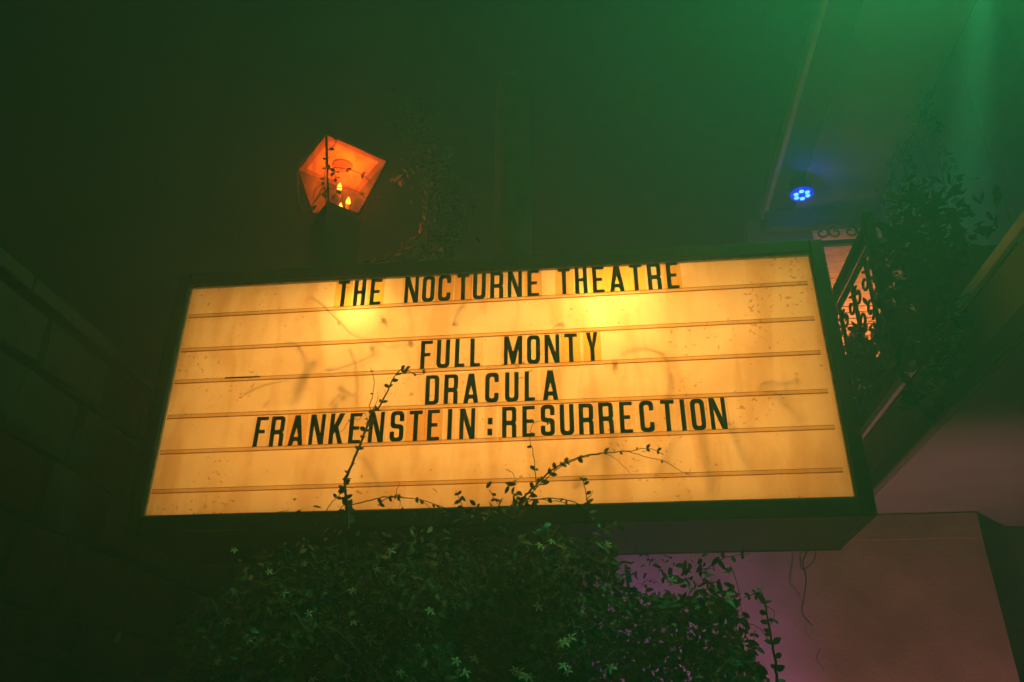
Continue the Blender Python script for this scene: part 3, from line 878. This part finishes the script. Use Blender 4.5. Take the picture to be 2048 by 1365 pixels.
# woody stems inside
for q in range(9):
    bx = rv.uniform(-.9,.3)
    m = MB(); m.tube(smooth([(bx,3.45,0),(bx+rv.uniform(-.2,.2),3.4,.8),(bx+rv.uniform(-.3,.3),3.4,1.6),(bx+rv.uniform(-.5,.4),3.3,2.3)]), .016, 6, .006)
    m.build('woody_stem', M_STEM, jas)
# yellow leaf at the left
put_leaf(LEAF_Y, at(487,1330,2.98), Matrix.Rotation(R(100),4,'X') @ Matrix.Rotation(R(60),4,'Z'), .06, jas)
put_leaf(LEAF_Y, at(232,1290,2.9), Matrix.Rotation(R(100),4,'X') @ Matrix.Rotation(R(80),4,'Z'), .045, jas)

# star flowers
def flower_mesh():
    m = MB()
    for k in range(5):
        a = 2*math.pi*k/5
        rm = Matrix.Rotation(a,4,'Z') @ Matrix.Translation((.10,0,0)) @ Matrix.Rotation(R(-14),4,'X') @ Matrix.Rotation(R(8),4,'Y')
        m.leaf(rm, .92, .40, .12, .18)
    b = len(m.v)
    m.tube([(0,0,-.55),(0,0,-.2),(0,0,.02)], .06, 6, .12)
    return m.mesh('flower', M_FLOWER)
FLOWER = flower_mesh()
FL = [(781,1102,1.1),(1080,1090,1),(754,1138,.9),(781,1155,.9),(685,1148,.8),(690,1160,.7),(706,1180,1),(567,1186,1),(608,1127,.7),(490,1139,.7),(538,1143,.7),(468,1100,.7),(648,1186,.8),(450,1244,1),(617,1227,.8),(708,1244,.9),(742,1280,1.2),(735,1272,.8),(860,1220,.9),(863,1231,.7),(1077,1213,1),(913,1322,1),(930,1343,1.2),(950,1317,1),(1039,1345,1.1),(1050,1352,1.1),(1060,1353,1),(1028,1340,.8),(766,1315,.8),(434,1322,.9),(499,1280,.8),(1130,1283,1.1),(1140,1275,1.2),(1122,1288,.8),(1220,1335,1.2),(1128,1331,1),(1135,1342,.9),(1343,1160,.9),(1215,1090,.8),(1104,1082,.8),(626,1358,.9),(800,1345,.8),(695,1352,.8),(1310,1290,.5),(1350,1250,.5),(1395,1215,.5),(1165,1225,.5),(990,1180,.5),(835,1290,.6),(560,1320,.7)]
for px, py, s in FL:
    n = Vector((rv.uniform(-.5,.5),-.8,rv.uniform(.1,.9))).normalized()
    x = n.orthogonal().normalized(); y = n.cross(x)
    rot = Matrix(((x.x,y.x,n.x,0),(x.y,y.y,n.y,0),(x.z,y.z,n.z,0),(0,0,0,1))) @ Matrix.Rotation(rv.uniform(0,6.28),4,'Z')
    put_leaf(FLOWER, at(px,py,bush_y(px,py)-.07), rot, .023*s, jas, 'flower')

# thin hanging vine on the lower wall
hv = empty('hanging_vine', at(1612,1108,5.5), 'thin bare brown vine hanging down the lower wall below the sign', 'vine')
shoot([(1618,1098),(1606,1125),(1612,1160),(1607,1200),(1604,1225),(1614,1240),(1626,1252)], 5.5, .006, .003, 0, parent=hv, name='vine_stem')
shoot([(1632,1098),(1628,1120),(1606,1140),(1600,1110),(1612,1100)], 5.5, .004, .003, 0, parent=hv, name='vine_stem')
shoot([(1640,1300),(1634,1318),(1648,1340)], 5.5, .003, .002, 0, parent=hv, name='vine_stem')
m = None

# vine inside the cabinet, against the back of the milky sheet, whose blurred shadow shows through
iv = empty('cabinet_vine', S(1.2,.0,-.05), 'vine grown inside the sign cabinet showing as blurred shadows through the face', 'vine')
def inner_px(px, r, leaves=()):
    """a stem close behind the sheet, given where its shadow shows"""
    dd = .003 + r*1.3 + (.012 if r > .005 else .001 if r < .0028 else .003)
    pts = [at(a, b, SY+dd) for a, b in px]
    sp = smooth(pts, 5)
    m = MB(); m.tube(sp, r, 6, r*.7); o = m.build('vine_stem', M_INSTEM, iv)
    for a, b, ang, L in leaves:
        ob = bpy.data.objects.new('leaf', LEAF_B); COL.objects.link(ob); ob.parent = o
        ob.matrix_basis = Matrix.Translation(at(a, b, SY+dd+.004)) @ Matrix.Rotation(R(ang),4,'Y') @ Matrix.Rotation(R(90),4,'X') @ Matrix.Scale(L,4)
def Z(*pts): return [(280+x*.3956, 500+y*.3956) for x, y in pts]
def ZL(*ls): return [(280+x*.3956, 500+y*.3956, a, L) for x, y, a, L in ls]
inner_px(Z((860,245),(930,285),(1020,370),(1080,430),(1200,465),(1250,490),(1380,480)), .0018, ZL((925,275,60,.022),(1012,358,70,.030),(1180,485,95,.04),(1365,462,70,.045),(1225,345,75,.045)))
inner_px(Z((755,470),(800,492),(830,540),(840,580),(833,615)), .0026, ZL((800,495,50,.03)))
inner_px(Z((955,618),(1020,600),(1090,578),(1170,545),(1225,510)), .0036, ZL((970,618,200,.03)))
inner_px(Z((530,735),(620,692),(690,675),(760,660)), .0022)
inner_px(Z((895,575),(860,640),(830,700),(785,810)), .0085, ZL((890,570,110,.06)))
inner_px(Z((840,640),(812,700),(800,760)), .006)
inner_px(Z((1095,742),(1062,735),(1032,715),(1000,750),(955,800)), .0034, ZL((1035,708,200,.035),(1040,735,100,.04)))
inner_px(Z((1060,500),(1090,560),(1100,660),(1098,790)), .0030)
inner_px(Z((1000,780),(985,820)), .004)
inner_px(Z((1640,290),(1595,345),(1578,430)), .0022, ZL((1580,380,15,.035)))
inner_px(Z((655,770),(635,800)), .004)
inner_px([(1240,712),(1262,701),(1290,698),(1318,708),(1334,728),(1340,760)], .0028, [(1230,720,95,.055),(1318,705,50,.03)])
inner_px([(1130,655),(1122,648),(1105,660)], .0025, [(1122,645,80,.03)])
inner_px([(1518,785),(1522,772),(1540,765),(1560,772),(1585,765)], .0030, [(1588,758,80,.032)])
inner_px([(1530,778),(1560,808),(1598,846)], .0055)
inner_px([(1335,800),(1340,770),(1342,750)], .0045)
inner_px([(1455,842),(1480,905),(1500,940)], .007)
inner_px([(1232,880),(1212,930),(1205,985)], .008, [(1230,870,110,.06)])
inner_px([(1400,868),(1412,930),(1425,985)], .008)
inner_px([(1310,955),(1340,905),(1352,862)], .007)
inner_px([(1150,975),(1178,930),(1230,900)], .007, [(1160,950,100,.06)])
inner_px([(770,990),(740,930),(700,900)], .006)
inner_px([(905,652),(922,618),(940,600)], .002)

# ------------------------------------------------------------------ the post behind the sign
post = MB(); px_, py_ = -.43, 4.10
post.lathe((px_,py_,0), [(.114,0),(.114,5.56),(.112,5.60),(.098,5.66),(.065,5.70),(.02,5.715)], 24)
tag(post.build('wooden_post', M_WOOD), 'tall round topped wooden post standing behind the sign', 'post')

# ------------------------------------------------------------------ the lantern
LC = Vector((-1.604, 4.275, 0)); LZ0, LZ1 = 4.78, 5.20
lan = empty('lantern', (LC.x,LC.y,LZ0-.14), 'tapered amber glass lantern with candle bulbs on a post above the sign', 'lantern')
RA = R(-42.6-2)
ex = Vector((.326,.300,0)).normalized(); ey = Vector((-.299,.331,0)).normalized()
def lc(a, b, z): return LC + ex*a + ey*b + Vector((0,0,z))
HT, HB = .2225, .1065
CANDLES = [(-1.580,4.205,.150),(-1.545,4.300,.105),(-1.610,4.345,.095)]
corn = [(-1,-1),(1,-1),(1,1),(-1,1)]
for k in range(4):
    a = corn[k]; b = corn[(k+1)%4]
    # corner bar
    m = MB(); m.tube([lc(a[0]*HB,a[1]*HB,LZ0), lc(a[0]*HT,a[1]*HT,LZ1)], .0075, 6); m.build('corner_bar', M_BRASS, lan)
    # glass pane, with thickness
    m = MB()
    q = [lc(a[0]*HB,a[1]*HB,LZ0+.004), lc(b[0]*HB,b[1]*HB,LZ0+.004), lc(b[0]*HT,b[1]*HT,LZ1-.004), lc(a[0]*HT,a[1]*HT,LZ1-.004)]
    c_ = sum(q, Vector())/4
    q = [p + (c_-p)*.03 for p in q]
    m.poly(q); m.build('glass_pane', M_PANE, lan)
    # rims
    m = MB(); m.tube([lc(a[0]*HT,a[1]*HT,LZ1), lc(b[0]*HT,b[1]*HT,LZ1)], .007, 6); m.build('top_rim', M_BRASS, lan)
    m = MB(); m.tube([lc(a[0]*HB,a[1]*HB,LZ0), lc(b[0]*HB,b[1]*HB,LZ0)], .007, 6); m.build('bottom_rim', M_BRASS, lan)
# ceiling: brown ring outside, white plate with a round vent
def ringq(h0, h1, z, name, matl):
    m = MB(); 
    for k in range(4):
        a = corn[k]; b = corn[(k+1)%4]
        m.poly([lc(b[0]*h0,b[1]*h0,z), lc(a[0]*h0,a[1]*h0,z), lc(a[0]*h1,a[1]*h1,z), lc(b[0]*h1,b[1]*h1,z)])
        m.poly([lc(a[0]*h0,a[1]*h0,z+.012), lc(b[0]*h0,b[1]*h0,z+.012), lc(b[0]*h1,b[1]*h1,z+.012), lc(a[0]*h1,a[1]*h1,z+.012)])
    return m.build(name, matl, lan)
ringq(.180, .221, LZ1-.004, 'ceiling_border', M_LANTERN_RING)
m = MB()
for z in (LZ1+.002, LZ1+.012):
    m.poly([lc(c2[0]*.182,c2[1]*.182,z) for c2 in corn])
m.build('ceiling_plate', M_LANTERN_IN, lan)
m = MB(); m.lathe((LC.x,LC.y,LZ1-.012), [(.062,0),(.066,.003),(.066,.012)], 24); m.build('vent_disc', M_LANTERN_RING, lan)
m = MB()
top = lc(0,0,LZ1+.20)
for k in range(4):
    a = corn[k]; b = corn[(k+1)%4]
    m.poly([lc(a[0]*HT,a[1]*HT,LZ1+.014), lc(b[0]*HT,b[1]*HT,LZ1+.014), top])
m.build('roof', M_BRASS, lan)
# base tray and neck
m = MB()
bt = [lc(c2[0]*HB,c2[1]*HB,LZ0-.004) for c2 in corn]; bb = [lc(c2[0]*HB,c2[1]*HB,LZ0-.05) for c2 in corn]
m.poly(bt)
for k in range(4): m.poly([bt[k],bb[k],bb[(k+1)%4],bt[(k+1)%4]])
m.poly(list(reversed(bb))); m.build('base', M_BRASS, lan)
m = MB()
pb = [lc(c2[0]*.118,c2[1]*.118,0) for c2 in corn]; pt = [lc(c2[0]*.118,c2[1]*.118,LZ0-.051) for c2 in corn]
m.poly(list(reversed(pb))); m.poly(pt)
for k in range(4): m.poly([pb[k],pb[(k+1)%4],pt[(k+1)%4],pt[k]])
m.build('pier', M_PIER, lan)
# candles
for (cx_, cy_, hs) in CANDLES:
    p = Vector((cx_, cy_, LZ0))
    m = MB(); m.lathe(tuple(p), [(.0125,0),(.0125,hs)], 10); cdl = m.build('candle', M_SLEEVE, lan)
    m = MB(); m.lathe((p.x,p.y,p.z+hs+.001), [(.008,0),(.016,.014),(.017,.025),(.010,.048),(.002,.066)], 12); m.build('flame_bulb', M_FLAME, cdl)
    point('candle_light', (p.x,p.y,p.z+hs+.11), (1.0,.13,.009), 3.6, .012, lan)
# vines wound round it
lv = empty('lantern_vine', at(655,430,4.05), 'thin leafy vine wound around the amber lantern', 'vine')
YL = 3.93
shoot([(617,432),(622,415),(640,392),(655,378),(690,376),(720,388),(745,410)], (3.96,3.98), .0030,.0020,2,(.032,.045),parent=lv,name='vine_stem')
shoot([(612,425),(628,405),(640,385),(648,370),(630,378),(628,400)], YL, .0030,.0020,2,(.03,.042),parent=lv,name='vine_stem')
shoot([(655,340),(670,336),(700,340),(725,350),(752,375)], (3.9,4.0), .0030,.0020,3,(.032,.045),parent=lv,name='vine_stem')
shoot([(654,302),(668,292),(674,280),(678,274)], 3.9, .0030,.0020,2,(.032,.045),parent=lv,name='vine_stem')
shoot([(653,410),(648,370),(652,320),(650,290)], 3.9, .0030,.0020,6,(.03,.042),parent=lv,name='vine_stem')
shoot([(612,316),(600,330),(596,370),(598,400),(608,428)], 4.08, .0028,.002,1,(.032,.045),parent=lv,name='vine_stem',stem=M_PALESTEM)
shoot([(668,344),(671,352),(673,362)], 3.9, .0026,.0016,2,(.032,.042),parent=lv,name='vine_stem')
shoot([(675,380),(670,392),(664,402)], 3.9, .0026,.0016,2,(.032,.045),parent=lv,name='vine_stem')
shoot([(622,436),(628,420),(620,412)], 3.9, .0026,.0016,4,(.035,.05),parent=lv,name='vine_stem')

# vine climbing at the lantern's right
cv = empty('climbing_vine', at(850,500,4.15), 'leafy vine coloured as if lantern lit, rising from behind the sign beside the lantern', 'vine')
shoot([(745,528),(790,510),(830,480),(852,450),(855,400),(860,360),(835,340),(805,350)], 4.27, .005,.002,26,(.05,.085),parent=cv,name='vine_stem',leaf=LEAF_LIT,lean=(-1.1,.2,0))
shoot([(805,350),(795,365),(778,360)], 4.27, .002,.0015,6,(.06,.085),parent=cv,name='vine_stem',leaf=LEAF_LIT,lean=(-1.1,.2,0))
shoot([(745,408),(752,400),(762,393)], 4.1, .0025,.002,1,(.03,.04),parent=cv,name='vine_stem',stem=M_PALESTEM)
shoot([(860,530),(856,460),(870,390),(868,320),(850,260),(830,220)], 4.29, .006,.002,22,(.05,.08),parent=cv,name='vine_stem',leaf=LEAF_LIT,lean=(-1.0,.1,0))
shoot([(900,540),(880,470),(885,400),(900,340),(895,280)], 4.25, .006,.002,20,(.05,.08),parent=cv,name='vine_stem')
cvf = MB()
for q in range(620):
    s = rv.random()
    px = 862 + 40*math.sin(s*5) + rv.gauss(0,22) - 90*max(0,.25-s)*4*rv.random()
    py = 545 - 360*s + rv.gauss(0,10)
    cvf.leaf(Matrix.Translation(at(px,py,4.25+rv.uniform(-.06,.12))) @ rand_rot(rv,(0,-1,.2),1.0), rv.uniform(.035,.06), .42)
o = cvf.build('foliage', M_IVY, cv); o['kind'] = 'stuff'

# ------------------------------------------------------------------ foliage on the right building
ivy = empty('hanging_ivy', (2.7,4.9,6.0), 'curtain of ivy hanging from the eave at the right', 'ivy')
f = MB()
for q in range(14):
    Yc = rv.uniform(4.7,6.0); xc = 2.52 + rv.uniform(-.05,.05)
    zt = 5.98; zl = zt - rv.uniform(.2,2.2)*(Yc-2.6)/3.4
    z = zt; x = xc; y = Yc
    while z > zl:
        x += rv.gauss(0,.012); y += rv.gauss(0,.012)
        f.leaf(Matrix.Translation((x,y,z)) @ rand_rot(rv,(-1,-.4,.3),.6), rv.uniform(.05,.09), .5)
        z -= rv.uniform(.03,.06)
o = f.build('foliage', M_IVY, ivy); o['kind'] = 'stuff'
for q in range(8):
    xc = 2.53+rv.uniform(-.02,.02); yc = rv.uniform(4.8,5.9)
    m = MB(); m.tube([(xc,yc,5.99),(xc+.02,yc,5.5),(xc-.02,yc+.02,4.9)], .008, 5, .004); m.build('stem', M_STEM, ivy)

def balcony_plant(cx, cy, hgt, wid, n, label):
    t = empty('potted_plant', (cx,cy,3.45), label, 'plant', 'plants along the balcony railing')
    m = MB(); m.lathe((cx,cy,3.456), [(.09,0),(.13,.20),(.14,.22)], 14); m.build('pot', M_BRASS, t)
    f = MB()
    for q in range(n):
        a = rv.uniform(0,6.28); r = wid*math.sqrt(rv.random()); z = 3.62 + hgt*rv.random()*(1-.5*r/wid)
        f.leaf(Matrix.Translation((cx+r*math.cos(a), cy+r*math.sin(a), z)) @ rand_rot(rv,(-.4,-.5,.4),1.0), rv.uniform(.04,.08), .3)
    o = f.build('foliage', M_IVY, t); o['kind'] = 'stuff'
balcony_plant(2.34, 3.55, .36, .30, 420, 'bushy dark plant on the balcony nearest the viewer')
balcony_plant(2.40, 4.4, .26, .16, 380, 'dark leafy plant on the balcony right of the lit siding')
def trough(y0, y1, label, top, drop, n):
    t = empty('planter_box', (1.78,(y0+y1)/2,3.456), label, 'planter', 'planter boxes behind the railing')
    m = MB(); m.box(1.70, 1.90, y0, y1, 3.457, 3.68); bevel(m.build('box', M_WOOD, t), .006)
    f = MB()
    for q in range(n):
        y = rv.uniform(y0, y1); x = rv.gauss(1.72,.07)
        z = rv.uniform(3.6, top)
        if drop and rv.random() < .6: x = rv.uniform(1.53,1.62); z = rv.uniform(3.05+.3*rv.random(), top)
        f.leaf(Matrix.Translation((x,y,z)) @ rand_rot(rv,(-.7,-.4,.3),.9), rv.uniform(.05,.10), .4)
    o = f.build('foliage', M_IVY, t); o['kind'] = 'stuff'
trough(3.30, 3.98, 'planter of thick dark foliage spilling over the balcony edge', 4.10, True, 1200)
trough(4.28, 5.9, 'low planter of dark foliage behind the scrollwork railing', 3.98, False, 900)
# ------------------------------------------------------------------ haze
hz = MB(); hz.box(-62,62,-62,62,-1,7.6)
hm = bpy.data.materials.new('stage_haze'); hm.use_nodes = True
nt = hm.node_tree; nt.nodes.clear()
pv = nt.nodes.new('ShaderNodeVolumePrincipled'); pv.inputs['Density'].default_value = HAZE_D; pv.inputs['Color'].default_value = (.68,.95,.86,1); pv.inputs['Anisotropy'].default_value = 0.3
oo = nt.nodes.new('ShaderNodeOutputMaterial'); nt.links.new(pv.outputs[0], oo.inputs['Volume'])
tag(hz.build('haze', hm), 'thin green lit stage haze filling the courtyard', None, None, 'stuff')
